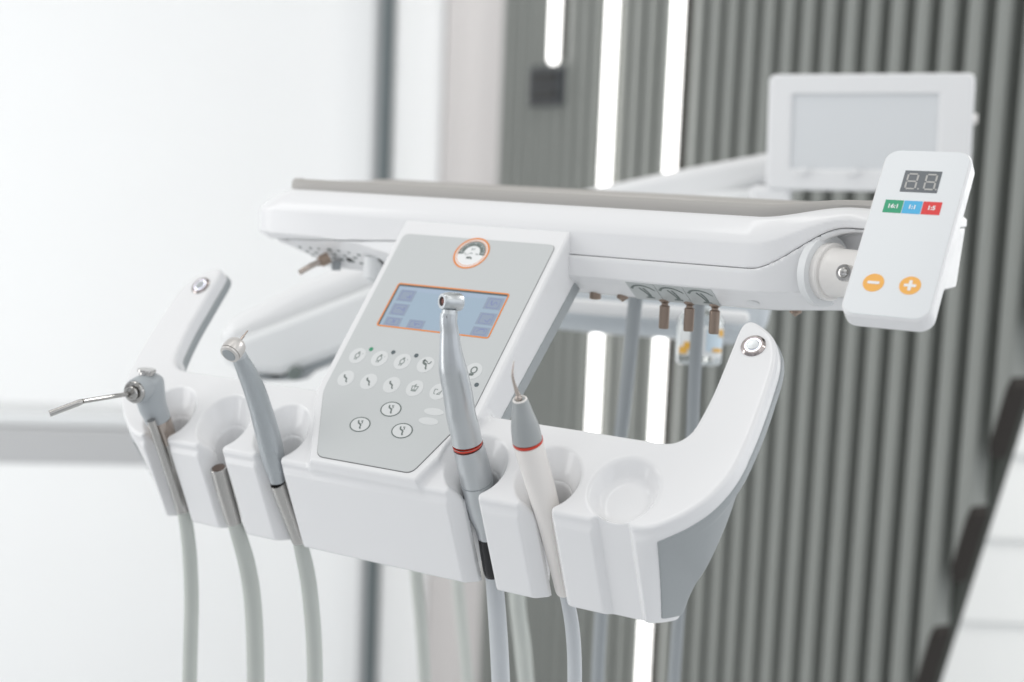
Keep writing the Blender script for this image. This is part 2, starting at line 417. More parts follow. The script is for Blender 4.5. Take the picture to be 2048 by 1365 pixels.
back = [wallpt(sA - .6, 3.0, 0), wallpt(sA - .6, zcut(sA - .6) + .05 if zcut(sA - .6) < 2.9 else 2.95, 0)] + [wallpt(s, max(zcut(s) - .0, 0), 0) for s in np.linspace(sA - .5, sB + .6, 24) if zcut(s) < 2.9] + [wallpt(s_end + .02, 0, 0), wallpt(s_end + .02, 3.0, 0)]
MB().add(*prism(back, wN, .02)).build('backing_panel', SLATB, sw, False)
# bright lapped wall seen past the cut edge
lw = MB()
pq = np.array([1.95, 2.75, 0])
for k in range(14):
    zc = .05 + k * .17
    lw.add(*box(pq + np.array([0, 0, zc]), 1.25, .012, .092, (1, 0, 0), (0, 1, 0), (0, .045, .999)))
o = lw.build('panelled_wall', WALL2, None, False, bevel=.004); tag(o, 'bright white lapped wall seen past the slanted edge of the slats', 'wall')
# taupe column, white pilaster and dark door edge between slats and white wall
def vstrip(name, px0, px1, py, d, depth, material, label, cat):
    a, b = at(px0, py, d), at(px1, py, d); c = (a + b) / 2; hx = abs(b[0] - a[0]) / 2
    o = MB().add(*box((c[0], c[1] + depth / 2, 1.5), hx, depth / 2, 1.5)).build(name, material, None, False, bevel=.004); tag(o, label, cat); return o
vstrip('taupe_column', 886, 1018, 250, 3.25, .3, TAUPE, 'taupe grey column between the white door and the slats', 'column')
vstrip('white_pilaster', 784, 884, 250, 3.3, .2, WALL, 'narrow white wall strip between the dark door edge and the taupe column', 'pilaster')
vstrip('door_frame', 761, 776, 250, 3.28, .15, FRM, 'thin dark blue grey vertical door frame on the white wall', 'door frame')
vstrip('door_stile', 742, 757, 250, 3.32, .15, RAIL, 'thin light grey upright strip just left of the dark door frame', 'frame strip')
# grey ledge at left
a, b = at(-120, 872, 2.3), at(470, 884, 2.45); dd = (b - a); L_ = np.linalg.norm(dd); dd /= L_
up = np.array([0, 0, 1.]); fr_ = np.cross(dd, up)
lg = empty('wall_ledge', (a + b) / 2, 'long grey ledge running along the white wall at the left', 'ledge')
MB().add(*box((a + b) / 2 - up * .002, L_ / 2, .06, .030, dd, fr_, up)).build('ledge_front', RAIL, lg, False, bevel=.006)
MB().add(*box((a + b) / 2 + up * .040, L_ / 2, .05, .011, dd, fr_, up)).build('ledge_top', ARMG, lg, False, bevel=.004)
# LED tubes on the slat wall
def wall_so(px, py, off):
    Q = onplane(px, py, P0 + wN * off, wN); return float(np.dot(Q - P0, wD)), float(Q[2])
def led(pxt, pyb, label, zt=2.9):
    s, _ = wall_so(*pxt, .045); z0 = wall_so(pxt[0] - .05 * pyb, pyb, .045)[1] if pyb else 0.02
    r = .0096; c0 = wallpt(s, z0 + r, .045); c1 = wallpt(s, zt, .045)
    root = empty('led_tube', c0, label, 'led tube', 'vertical led tubes on the slat wall')
    rr = [(0, .3), (.0015, .6), (.004, .85), (.008, .98), (.0135, 1)]
    MB().add(*tube([c0 + np.array([0, 0, h - r]) for h, _ in rr] + [c1], [q * r for _, q in rr] + [r], 24)).build('diffuser', LED, root)
    MB().add(*box((c0 + c1) / 2 - wN * .018, .008, .005, (c1[2] - c0[2]) / 2, wD, wN)).build('mounting_rail', SLATE_, root, False)
led((1112, 0), 128, 'glowing white led tube that ends just above the black wall socket')
led((1226, 0), 1010, 'long glowing white led tube in the middle, second from the left')
led((1358, 0), 0, 'long glowing white led tube nearest the film viewer')
# socket
s, z = wall_so(1094, 173, .034)
sk = empty('wall_socket', wallpt(s, z, .03), 'square black wall socket on the slats under the short led tube', 'socket')
MB().add(*box(wallpt(s, z, .034), .076, .006, .040, wD, wN)).build('cover_plate', SOCK, sk, False, bevel=.003)
for dz in (-.017, .017): MB().add(*box(wallpt(s, z + dz, .042), .055, .003, .012, wD, wN)).build('socket_insert', DARK, sk, False, bevel=.002)
# ================================================================= BACKGROUND EQUIPMENT
def slab(name, pix, d, th, material, parent, bev=.01, dlist=None):
    """rounded slab whose front outline passes through these pixels at distance d"""
    P = [at(x, y, (dlist[i] if dlist else d)) for i, (x, y) in enumerate(pix)]
    c = np.mean(P, 0); n = np.cross(P[1] - P[0], P[2] - P[0]); n /= np.linalg.norm(n)
    if np.dot(n, cF) > 0: n = -n
    P = [p - n * np.dot(p - P[0], n) for p in P]
    return MB().add(*prism(P, n, th)).build(name, material, parent, True, bevel=bev)
# film viewer
fv = empty('film_viewer', at(1735, 385, 1.40), 'white framed film viewer with pale screen behind the small remote', 'film viewer')
out = [(1531, 152), (1941, 149), (1938, 386), (1527, 378)]; d4 = [1.42, 1.36, 1.36, 1.42]
O_ = at(1735, 266, 1.39); Xv = at(1941, 149, 1.36) - at(1531, 152, 1.42); Wv_ = np.linalg.norm(Xv); Xv /= Wv_
Yv = np.cross(np.cross(Xv, az), Xv); Yv /= np.linalg.norm(Yv)
FV = Plane(O_, Xv, Yv); hw = Wv_ / MM / 2; hh = 57
MBf = MB(); FV.ring(MBf, rrect(-hw, -hh, hw, hh, 7), rrect(-hw + 24, -hh + 21, hw - 32, hh - 20, 1.5), 0, 34)
MBf.build('frame', ARMW, fv, True, bevel=.003)
mb = MB(); FV.inlay(mb, rrect(-hw + 23, -hh + 20, hw - 31, hh - 19, 1), -3, 8); mb.build('screen', FILM, fv, False)
mb = MB(); FV.inlay(mb, rrect(-hw + 3, -hh + 3, hw - 3, hh - 3, 5), -12, 20); mb.build('back_cover', ARMW, fv, False)
for xx in (-60, -11): 
    MB().add(*lathe(FV.p(xx, -hh + 19, 0), FV.Z, [(0, 4), (5, 4), (6, 3.4), (6.2, 0)])).build('knob', ARMW, fv)
MB().add(*lathe(FV.p(hw, 14, -14), FV.X, [(-1, 5), (3, 5), (4, 4), (4.2, 0)])).build('side_switch', PLC, fv)
mb = MB(); mb.add(*box(FV.p(-hw + 4, -hh - 18, -16), .020, .014, .022, FV.X, FV.Z, FV.Y)); mb.build('neck', ARMW, fv, True, bevel=.005)
# rear support arm
ra = empty('support_arm', at(1350, 400, 1.5), 'white rear support arm rising from behind the tray to the film viewer', 'support arm')
slab('arm_beam', [(1085, 415), (1150, 383), (1350, 340), (1545, 303), (1640, 300), (1640, 372), (1520, 368), (1330, 440), (1100, 450)], 1.52, .07, ARMW, ra, .012)
slab('arm_cover', [(1290, 452), (1395, 388), (1520, 372), (1575, 372), (1575, 440), (1400, 470)], 1.48, .09, ARMG, ra, .012)
# spring arm at left under the tray
sa_ = empty('spring_arm', at(600, 640, 1.35), 'thick pale grey spring arm slanting down left below the tray', 'spring arm')
slab('arm_top', [(452, 640), (600, 566), (790, 490), (850, 500), (850, 560), (740, 580), (480, 690), (430, 690)], 1.36, .08, ARMW, sa_, .016)
slab('arm_housing', [(436, 684), (478, 676), (742, 572), (860, 545), (860, 640), (560, 752), (470, 742), (440, 716)], 1.34, .09, ARMG, sa_, .014)
slab('arm_underside_shade', [(505, 748), (556, 750), (700, 694), (700, 712), (618, 745), (600, 762), (520, 762)], 1.345, .05, HOSED, sa_, .004)  # dark grey carries the shade under the arm in its colour
mb = MB().add(*lathe(at(588, 748, 1.33), (0, -1, 0), [(-10, 6), (1, 6), (2, 5), (2.2, 0)])); mb.build('pivot_bolt', INK, sa_)
# housing under the tray
hu = empty('supply_housing', at(1320, 640, 1.25), 'pale blue grey housing under the tray behind the valve knobs', 'housing')
slab('housing_body', [(1040, 560), (1560, 560), (1535, 668), (1470, 690), (1350, 676), (1230, 668), (1100, 655), (1040, 640)], 1.27, .12, ARMB, hu, .012)
slab('housing_flange', [(1060, 590), (1220, 602), (1400, 616), (1500, 624), (1500, 650), (1400, 642), (1220, 632), (1060, 618)], 1.24, .02, ARMW, hu, .004)
# water bottle
wb = empty('water_bottle', at(1397, 735, 1.2), 'clear water bottle with small blue and amber label hanging under the housing', 'bottle')
c0, c1 = at(1396, 731, 1.2), at(1402, 640, 1.2); hgt = np.linalg.norm(c1 - c0) * 1000
R_ = 19.5
MB().add(*lathe(c0, c1 - c0, [(0, 10), (0, 15), (1.5, 18.5), (4, R_), (hgt, R_), (hgt + 5, 16), (hgt + 9, 9), (hgt + 20, 9)])).build('bottle_shell', CLEAR, wb)
def cyl_patch(c, up_, r, a0, a1, h0, h1, n=14):
    side = np.cross(up_, cF); side /= np.linalg.norm(side); fr2 = np.cross(side, up_); fr2 = -fr2 if np.dot(fr2, cF) > 0 else fr2
    V_ = []
    for rr in (r, r - .4):
        for h in (h0, h1):
            for a in np.radians(np.linspace(a0, a1, n)): V_.append(c + up_ * h * MM + (np.sin(a) * side + np.cos(a) * fr2) * rr * MM)
    F_ = [(i, i + 1, n + i + 1, n + i) for i in range(n - 1)]
    return V_, F_
upb = (c1 - c0) / np.linalg.norm(c1 - c0)
lb = MB().add(*cyl_patch(c0, upb, R_ + .5, -62, 62, 8, 33)).build('label', LBLW, wb, False)
MB().add(*cyl_patch(c0, upb, R_ + .9, -58, -8, 12, 30)).build('label_print', LBLB, lb, False)
for a_, h_, w_ in ((-50, 25, 9), (48, 9, 12), (36, 13, 10)): MB().add(*cyl_patch(c0, upb, R_ + 1.3, a_ - w_, a_ + w_, h_, h_ + 6, 5)).build('label_mark', LBLY, lb, False)
MB().add(*cyl_patch(c0, upb, R_ + 1.3, -55, -25, 12, 15, 8)).build('label_mark', LBLY, lb, False)
# hanging supply hoses
def hose(pts, r, material, label, name='supply_hose', grp='hoses hanging behind the instrument holder', n=40, d2=None):
    P = spline(pts, n); o = MB().add(*tube(P, r, 20)).build(name, material); tag(o, label, 'hose', grp); return o
h1 = hose([at(1274, 560, 1.08), at(1270, 610, 1.09), at(1258, 730, 1.13), at(1243, 860, 1.16), at(1215, 1080, 1.2), at(1198, 1300, 1.22), at(1192, 1500, 1.24)], .0056, HOSED, 'thick dark grey hose hanging left of the valve knobs')
h2 = hose([at(1399, 575, 1.06), at(1396, 630, 1.07), at(1388, 780, 1.1), at(1383, 900, 1.13), at(1368, 1100, 1.17), at(1352, 1300, 1.2), at(1340, 1500, 1.22)], .0050, HOSED, 'dark grey hose hanging in front of the water bottle')
hose([at(826, 1000, 1.3), at(832, 1140, 1.3), at(842, 1250, 1.3), at(852, 1400, 1.3), at(858, 1520, 1.3)], .0058, HOSE, 'blurred green grey hose left of the taupe column foot')
hose([at(905, 1010, 1.5), at(915, 1160, 1.5), at(925, 1260, 1.5), at(938, 1400, 1.5), at(945, 1520, 1.5)], .0062, HOSE, 'faint pale hose in front of the taupe column')
hose([at(1028, 1000, 1.25), at(1034, 1190, 1.25), at(1046, 1300, 1.25), at(1056, 1420, 1.25), at(1060, 1520, 1.25)], .0072, HOSE, 'wide blurred hose right behind the contra angle hose')
# ================================================================= DENTAL UNIT
unit = empty('dental_unit', Wuyz([-3, 0, -164]), 'white dental delivery unit with slanted control panel and two curved handles', 'dental unit')
SL = (-182., -131., -80., 73.8, 124.6); U0 = -3.
half = [(0, -72), (60, -72), (100, -72), (150, -72.2), (178, -72.5), (190, -72.5), (198, -70), (204, -63), (206.5, -52), (208.3, -36), (209, -18), (209.3, 0), (209.5, 10), (210.5, 16.5), (213.5, 19.8), (217.5, 19.8), (223, 17.2), (230, 12.2), (235.5, 5.5), (238.8, -3), (240.4, -12), (241, -25), (241.3, -42), (240.8, -62), (238.3, -84), (231.5, -102), (221.5, -115), (211, -124), (203, -128.8), (194, -131), (180, -131), (140, -131), (100, -131), (0, -131)]
half = np.array([half[0], *spline(np.array(half[1:-1]), 220), half[-1]])
out2 = Poly2(np.vstack([half, (half * [-1, 1])[::-1][1:-1]]), (-262, -215), (262, 40))
hexC = Poly2([(-68, 75), (68, 75), (65.5, -77), (42, -129.5), (-42, -129.5), (-65.5, -77)], (-262, -215), (262, 100))
def hold(u, v, w):
    up_ = u - U0
    y = v * cT - w * sT; z = v * sT + w * cT
    s = (w + 6) / dN; q = v - s * dV
    A_ = smax(smax(out2(up_, v), w + 6, 3.6), -(w + 22), 2.5)
    back_ = y + 38.
    ff = (y + 83.2) * DZ * 1.0 + (z + 101.4) * (-DY)
    side = out2(up_, q) * .95 + .25 * np.clip(s - 4, 0, 90) * sstep(np.abs(up_), 188, 214)
    B_ = smax(smax(side, w + 11, 4.5), smax(-(z + 164), back_, 3), 2.2)
    f = smin(A_, B_, 3)
    # console
    C_ = smax(smax(hexC(u, v), w, 3.2), -(w + 40 - .075 * (45 - v)), 4)
    C_ = smax(C_, ff - 1, 1.5)
    f = smin(f, C_, 5)
    # slots
    for uk in SL:
        r = np.sqrt((u - uk) ** 2 + (q + 108) ** 2)
        hw_ = 6.2 + np.maximum(0, -122.0 - q) * .70
        D = np.minimum(r - 12, np.maximum((np.abs(u - uk) - hw_) * .85, q + 108))
        cone = (r - (12 + 9.5 * np.clip(1 - s / 15, 0, 1.2))) * .80
        D = smin(D, np.maximum(cone, s - 15), 3.5)
        f = smax(f, -D, 1.1)
    uk = 175.
    r = np.sqrt((u - uk) ** 2 + (q + 107.5) ** 2)
    cup = smax((r - (15 + 6.5 * np.clip(1 - s / 9, -.2, 1.2))) * .8, s - 9, 3)
    f = smax(f, -cup, 1.8)
    f = smax(f, -(np.maximum(np.abs(u - uk) - (10 + np.maximum(-127 - q, -6)), q + 127) * .8), 1.0)
    return f
HB = (ax, V, N)
sdf_obj('instrument_holder', hold, (-252, -172, -112), (250, 81, 4), 1.25, Wuvw, HB, PL, unit)
def sidep(sgn):
    def fn(u, v, w):
        f = hold(u, v, w); up_ = (u - U0) * sgn; z = v * sT + w * cT
        s = (w + 6) / dN
        reg = -(up_ - (205.5 - .10 * s))
        return smax(smax(smax(f - .9, -(f + 3.0), .3), smax(w + 15.6, reg, .8), 1.3), -(z + 161.0), 1.3)
    return fn
sdf_obj('side_panel', sidep(1), (195, -172, -112), (252, 30, -8), .8, Wuvw, HB, GRYP, unit)
sdf_obj('side_panel', sidep(-1), (-254, -172, -112), (-198, 30, -8), 1.5, Wuvw, HB, GRYP, unit)
# grey insert along the console's flanks
for sg in (1, -1):
    def fn(u, v, w):
        c = smax(smax(hexC(u, v), w, 3.2), -(w + 40 - .075 * (45 - v)), 4)
        lo_ = w + 40 - .075 * (45 - v)
        return np.maximum(np.maximum(c - .5, -(c + 1.5)), np.maximum(np.maximum(lo_ - 10.5, -(lo_ - 1.0)), np.maximum(-(u * sg - 40), v - 63)))
    sdf_obj('flank_trim', fn, (min(40 * sg, 72 * sg), -80, -46), (max(40 * sg, 72 * sg), 66, -20), 1.0, Wuvw, HB, GRYP, unit)
# handle buttons
for ub in (219.5, -223.5):
    O_ = Wuvw([ub, 1.5, -6])
    PB = Plane(O_, ax, V)
    hb = MB().add(*lathe(O_, PB.Z, [(-1, 7.6), (.5, 7.6), (1.5, 6.2), (1.5, 5.2), (.6, 5.1), (.6, 0)])).build('power_button', CHRR, unit)
    mb = MB(); PB.ring(mb, ell(0, 0, 5.05, 5.05), ell(0, 0, 4.1, 4.1), 1.0, .6); mb.build('glow_ring', GLOW, hb)
    MB().add(*lathe(PB.p(0, 0, .5), PB.Z, [(0, 4.0), (1.1, 4.0), (1.5, 3.5), (1.3, 0)])).build('button_cap', SIL, hb)
# ---- control panel
CP = Plane(A, ax, V)
hexp = [(-62, 61), (62, 61), (59, -75), (37, -124.5), (-37, -124.5), (-59, -75)]
mb = MB(); CP.inlay(mb, roundpoly(hexp, 5), .55, .5); panel = mb.build('control_panel', PLATE, unit, False)
mb = MB(); CP.inlay(mb, roundpoly([(a * 1.0045, b * 1.0035 - .1) for a, b in hexp], 5.1), .18, .25); mb.build('panel_seam', SEAL, panel, False)
W1 = .62
# gauge
gu, gv = .9, 48.3
mb = MB(); CP.inlay(mb, ell(gu, gv, 12.2, 12.2), W1, .1); g = mb.build('pressure_gauge', WHT, panel, False)
mb = MB(); CP.ring(mb, ell(gu, gv, 13.6, 13.6, 48), ell(gu, gv, 12.3, 12.3, 48), W1 + .15, .2); CP.ring(mb, ell(gu, gv, 11.3, 11.3, 48), ell(gu, gv, 10.9, 10.9, 48), W1 + .08, .1); mb.build('orange_ring', ORG, g, False)
arc = [(gu + r * math.cos(a), gv + r * math.sin(a)) for r, aa in ((10.6, np.radians(np.linspace(-8, 188, 30))), (6.4, np.radians(np.linspace(188, -8, 30)))) for a in aa]
mb = MB(); k = 30
for i in range(29): CP.inlay(mb, [arc[i], arc[i + 1], arc[58 - i], arc[59 - i]], W1 + .07, .06)
mb.build('scale_band', INK, g, False)
mb = MB()
for i, a in enumerate(np.radians(np.linspace(4, 176, 17))):
    CP.stroke(mb, [(gu + r * math.cos(a), gv + r * math.sin(a)) for r in ((7.6, 10.0) if i % 4 == 0 else (8.8, 10.0))], .35, W1 + .14, .05)
mb.build('scale_marks', WHT, g, False)
text('0.3', CP, gu, gv + 3.4, 2.4, W1 + .1, INKL, g); text('MPa', CP, gu, gv - 4.2, 2.6, W1 + .1, INK, g, bold=.08)
text('0', CP, gu - 5, gv - .6, 1.9, W1 + .1, INKL, g); text('0.6', CP, gu + 4.6, gv - .6, 1.7, W1 + .1, INKL, g)
mb = MB(); CP.inlay(mb, ell(gu, gv - .2, 1.0, .5), W1 + .12, .06); CP.stroke(mb, [(gu, gv), (gu - 4.5, gv - 2.0)], .3, W1 + .12, .06); mb.build('needle', INKL, g, False)
# screen
sx0, sx1, sy0, sy1 = -44.4, 45.4, -19.6, 17.2
mb = MB(); CP.inlay(mb, rrect(sx0 + .3, sy0 + .3, sx1 - .3, sy1 - .3, 1.4), W1, .1); scr = mb.build('screen', LCD, panel, False)
mb = MB(); CP.ring(mb, rrect(sx0 - .3, sy0 - .3, sx1 + .3, sy1 + .3, 2), rrect(sx0 + .75, sy0 + .75, sx1 - .75, sy1 - .75, 1), W1 + .12, .2); mb.build('orange_border', ORG, scr, False)
mb = MB(); CP.inlay(mb, [(sx0 + .8, sy1 - 2.2), (sx1 - .8, sy1 - 2.2), (sx1 - .8, sy1 - .8), (sx0 + .8, sy1 - .8)], W1 + .06, .04); CP.inlay(mb, [(sx0 + .8, sy0 + .8), (sx0 + 1.9, sy0 + .8), (sx0 + 1.9, sy1 - 2.2), (sx0 + .8, sy1 - 2.2)], W1 + .06, .04); mb.build('screen_edge_strips', DOTD, scr, False)  # flat dark strips along the screen's top and left edges
mb = MB(); CP.inlay(mb, [(sx0 + 2, sy1 - 6), (sx1 - 1, sy1 - 6), (sx1 - 1, sy1 - 2.3), (sx0 + 2, sy1 - 2.3)], W1 + .03, .02); mb.build('title_bar', LCDB, scr, False)
for (cx, cy) in ((-33, 7.3), (-33, -4.7), (-33, -15), (-14, -15.2), (37, 8.2), (37, -4.6), (37, -15)):
    hh_ = 4.9 if cy > -10 else 3.6
    mb = MB(); CP.inlay(mb, [(cx - 6.6, cy - hh_), (cx + 6.6, cy - hh_), (cx + 6.6, cy + hh_), (cx - 6.6, cy + hh_)], W1 + .07, .04); ic = mb.build('screen_icon', LCDI, scr, False)
    mb = MB(); q = rng.uniform(-3.6, 3.6, (5, 2)) * [1, .75 if hh_ > 4 else .5]
    CP.stroke(mb, spline([(cx + a, cy + b) for a, b in q[np.argsort(q[:, 0])]], 14), .7, W1 + .12, .04)
    CP.ring(mb, rrect(cx - 4.8, cy - hh_ + 1, cx + 4.8, cy + hh_ - 1, .8, 2), rrect(cx - 4.4, cy - hh_ + 1.4, cx + 4.4, cy + hh_ - 1.4, .6, 2), W1 + .12, .04)
    mb.build('icon_drawing', LCDK, ic, False)
# membrane buttons with symbols
def sym(kind, mb, cx, cy, k=1.0):
    st = lambda p, w_: CP.stroke(mb, [(cx + a * k, cy + b * k) for a, b in p], np.asarray(w_) * k, W1 + .2, .08)
    if kind == 'chair':      # reclined patient chair
        st(spline([(-2.6, 3.2), (-1.9, 1.2), (-.2, .4), (.9, -.6), (1.4, -2.4), (2.6, -3.4)], 16), [1.3] * 10 + [1.0] * 6)
    elif kind == 'chairarrow':
        st(spline([(-3.0, 3.6), (-2.2, 1.2), (-.2, .4), (1.0, -.8), (1.4, -2.8), (2.4, -4.2)], 16), [1.9] * 8 + [1.2] * 8)
        st(spline([(1.4, 1.2), (3.0, 1.3), (4.0, 3.4)], 8), .8); st([(-1.2, 3.6), (1.0, 2.0)], .8); CP.inlay(mb, ell(cx - 2.4 * k, cy + 3.6 * k, 1.0 * k, 1.0 * k, 12), W1 + .2, .08)
    elif kind == 'chair2':
        st(spline([(-2.8, 3.4), (-2.0, 1.2), (-.2, .4), (1.0, -.6), (1.2, -2.6), (2.2, -3.8)], 16), 1.3)
        st(spline([(.2, 2.8), (1.4, 2.2), (1.2, .8)], 8), .7); st([(-.4, 3.4), (1.6, 3.5)], .5)
    elif kind == 'person':
        CP.inlay(mb, ell(cx + .4 * k, cy + 3.0 * k, 1.0 * k, 1.1 * k, 12), W1 + .2, .08)
        CP.ring(mb, [(cx + a * k, cy + b * k) for a, b in ell(0, 0, 2.3, 2.6, 20)], [(cx + a * k, cy + b * k) for a, b in ell(0, 0, 1.5, 1.8, 20)], W1 + .2, .08)
        st([(-1.2, -2.4), (-1.4, -3.8)], .9); st([(.6, -2.4), (.4, -3.8)], .9); st([(3.6, 2.2), (4.2, 2.2)], .8)
    elif kind == 'cup':
        CP.ring(mb, [(cx + a * k, cy + b * k) for a, b in ((-2.2, -3), (2.0, -3), (3.0, 2), (-3.2, 2))], [(cx + a * k, cy + b * k) for a, b in ((-1.6, -2.3), (1.4, -2.3), (2.2, 1.3), (-2.4, 1.3))], W1 + .2, .08)
        st([(-1.6, -1.7), (1.4, -1.7)], .9); st([(.0, -1), (.0, 3.6)], .5); st([(0, 3.6), (-1.4, 1.6)], .5)
    elif kind == 'basin':
        st(spline([(-2.2, 1.8), (-3.6, 1.4), (-3.2, -2), (-2.0, -2.6)], 12), .6); st([(-.6, -2.6), (1.8, -2.4), (2.8, 1.4), (.6, -1.4), (-.4, -2.4)], .6); st([(-1.6, 2.0), (-1.2, 1.0)], .5)
    elif kind == 'lamp':
        CP.ring(mb, [(cx + a * k, cy + b * k) for a, b in ell(.3, .8, 2.9, 3.2, 24)], [(cx + a * k, cy + b * k) for a, b in ell(.3, .8, 1.9, 2.2, 24)], W1 + .2, .08)
        st([(-2.2, -3.0), (1.8, -3.0)], 1.0); st([(-1.6, -4.0), (1.4, -4.0)], .8); st([(-1.4, -2.2), (-2.0, -4.2)], .6)
def button(cx, cy, kind, ring=False, ink=INK):
    mb = MB()
    if ring: CP.inlay(mb, ell(cx, cy, 7.0, 5.0), W1 + .08, .12)
    else: CP.inlay(mb, ell(cx, cy, 6.3, 6.3), W1 + .06, .12)
    b = mb.build('button', BTN, panel, False)
    mb = MB(); sym(kind, mb, cx, cy, .82 if ring else .86)
    if ring: CP.ring(mb, ell(cx, cy, 7.9, 5.7, 48), ell(cx, cy, 7.1, 5.0, 48), W1 + .1, .1)
    mb.build('symbol', ink, b, False); return b
for u_, kd in zip((-46.6, -28.3, -9.7, 8.9, 27.5, 46), ('person', 'person', 'person', 'chairarrow', 'chairarrow', 'lamp')): button(u_, -45.6, kd, ink=INKL if kd == 'person' else INK)
for u_, kd in zip((-46.2, -27.3, -8.7, 9.7, 28.2), ('chair', 'chair', 'chair', 'cup', 'basin')): button(u_, -64.4, kd, ink=INKL if kd in ('basin', 'cup') else INK)
for u_, v_, kd in ((0, -82.4, 'chair2'), (-17, -97, 'chair2'), (16, -96.6, 'chair2')): button(u_, v_, kd, True, INK)
for u_, v_ in ((32, -79.5), (31.5, -86.8)): 
    mb = MB(); CP.inlay(mb, ell(u_, v_, 7.4, 2.7), W1 + .06, .12); mb.build('blank_button', BTN, panel, False)
for i, (u_, v_) in enumerate(((-38.6, -39.2), (-20.2, -39.4), (-1.4, -39.6), (53.0, -55.5))):
    MB().add(*lathe(CP.p(u_, v_, .5), CP.Z, [(0, 1.6), (.35, 1.5), (.5, 1.0), (.52, 0)], 20)).build('indicator_led', DOTG if i == 0 else DOTD, panel)
# ---- tray
def tprof(u):
    t = sstep(u, 196, 250); return 73. + 8.0 * t, 54.5 + 18 * t, 39.5 + 28 * t - 7.5 * np.clip((-70 - u) / 140, 0, 1.1), 12. + 2 * t, t
def trayf(part):
    def fn(u, y, z):
        zt, zr, zs, zb, t = tprof(u)
        lf = 1 - sstep(u, -150, -40)
        a = np.clip((z - zr) / (zt - zr), 0, 1.3); b = np.clip((zs - 3 - z) / (zs - 3 - zb - 9), 0, 1); b2 = np.clip((zb + 13 + 13 * lf - z) / (13 + 13 * lf), 0, 1.3)
        of = 11 * a ** 1.5 + 2.0 * b + (20 + 6 * lf) * b2 - (1.6 if part else 0) * (1 - t)
        os_ = 24 * a ** 1.5 + 10 * b + 30 * b2
        if part: os_ = os_ + 2 * lf; of = of + 4 * lf
        fr_ = 49.5 + 22 * sstep(u, 192, 262)
        dl = -(u + 217.5) + os_; dr = (u - 291) + of * 1.3; df = -(y - fr_) + of; db = (y - 222) + of
        d = smax(smax(dl, dr, 30), smax(df, db, 30), 26) * .85
        # bevelled front left corner of the base
        if part == 0: f = smax(d, z - zt, 4); f = smax(f, -(z - zs) + .12, .8)
        else:
            f = smax(d + .7, (z - zs) + .12, .8); f = smax(f, -(z - zb), 2.5)
            rr_ = np.sqrt((u - 258) ** 2 * .5 + (z - 44) ** 2)     # cut-out for the remote's bracket
            f = smax(f, -smax(smax(rr_ - 21, y - 92, 2), -(u - 226), 8), 3)
        return f
    return fn
TB = (ax, ay, az)
sdf_obj('tray_top', trayf(0), (-226, 40, 26), (300, 230, 86), 1.6, Wuyz, TB, PL, unit)
sdf_obj('tray_base', trayf(1), (-226, 40, 6), (300, 230, 74), 1.6, Wuyz, TB, PL, unit)
# silicone mat with raised rim
us = np.concatenate([[-193.6, -193, -191.5, -189, -185, -180, -173.5], np.linspace(-160, 190, 18), np.linspace(196, 260, 18), np.linspace(266, 276, 3)])
V_ = []; cs = None
for u_ in us:
    rr_ = max(0, -173.6 - u_); ins = 20 - math.sqrt(max(0, 400 - rr_ ** 2))
    zt, *_r, t = tprof(np.array(u_)); zt = float(zt); t = float(t)
    yf = 60.5 + 22 * float(sstep(np.array(u_), 192, 262)) + ins; yb = 205 - ins; hgt_ = 6.7 - 3.0 * t
    z0_ = zt - 1.5
    ring_ = [(yf, z0_), (yf - .6, z0_ + 2.2), (yf, zt + hgt_ - 2.5), (yf + 1.2, zt + hgt_ - .6), (yf + 3, zt + hgt_), (yf + 6, zt + hgt_), (yf + 9, zt + hgt_ - 1.6), (yb - 9, zt + hgt_ - 1.6), (yb - 6, zt + hgt_), (yb - 3, zt + hgt_), (yb - 1, zt + hgt_ - .6), (yb, zt + hgt_ - 2.5), (yb, z0_)]
    cs = len(ring_); V_ += [Wuyz([u_, y_, z_]) for y_, z_ in ring_]
F_ = [(i * cs + j, i * cs + (j + 1) % cs, (i + 1) * cs + (j + 1) % cs, (i + 1) * cs + j) for i in range(len(us) - 1) for j in range(cs)]
F_ += [tuple(range(cs)), tuple(range((len(us) - 1) * cs, len(us) * cs))]
MB().add(np.array(V_), F_).build('tray_mat', MAT_, unit, True, sharp=50)
# stickers under the tray
stn = np.cross(ax, dyz(*(np.array([50, 25.]) - np.array([70, 12.7])) / np.linalg.norm([20, 12.3])))
sy = dyz(*(np.array([50 - 70, 25 - 12.7]) / np.linalg.norm([20, 12.3])))
def sticker_plane():
    best = None
    for off in np.arange(-6, 8, .05):       # where the sloping face lies
        y_, z_ = 60 + off * .52, 18.85 + off * .85
        fvv = trayf(1)(np.array([140.]), np.array([y_]), np.array([z_]))[0]
        if best is None or abs(fvv) < best[0]: best = (abs(fvv), y_, z_)
    e = 1.; fn = trayf(1)
    g = np.array([0, fn(np.array([140.]), np.array([best[1] + e]), np.array([best[2]]))[0] - fn(np.array([140.]), np.array([best[1] - e]), np.array([best[2]]))[0],
                  fn(np.array([140.]), np.array([best[1]]), np.array([best[2] + e]))[0] - fn(np.array([140.]), np.array([best[1]]), np.array([best[2] - e]))[0]])
    g /= np.linalg.norm(g); return best, g
bst, g_ = sticker_plane(); print('sticker', bst, g_)
n_ = dyz(g_[1], g_[2]); Y_ = np.cross(n_, ax)
SP = Plane(Wuyz([140, bst[1], bst[2]]), ax, Y_)
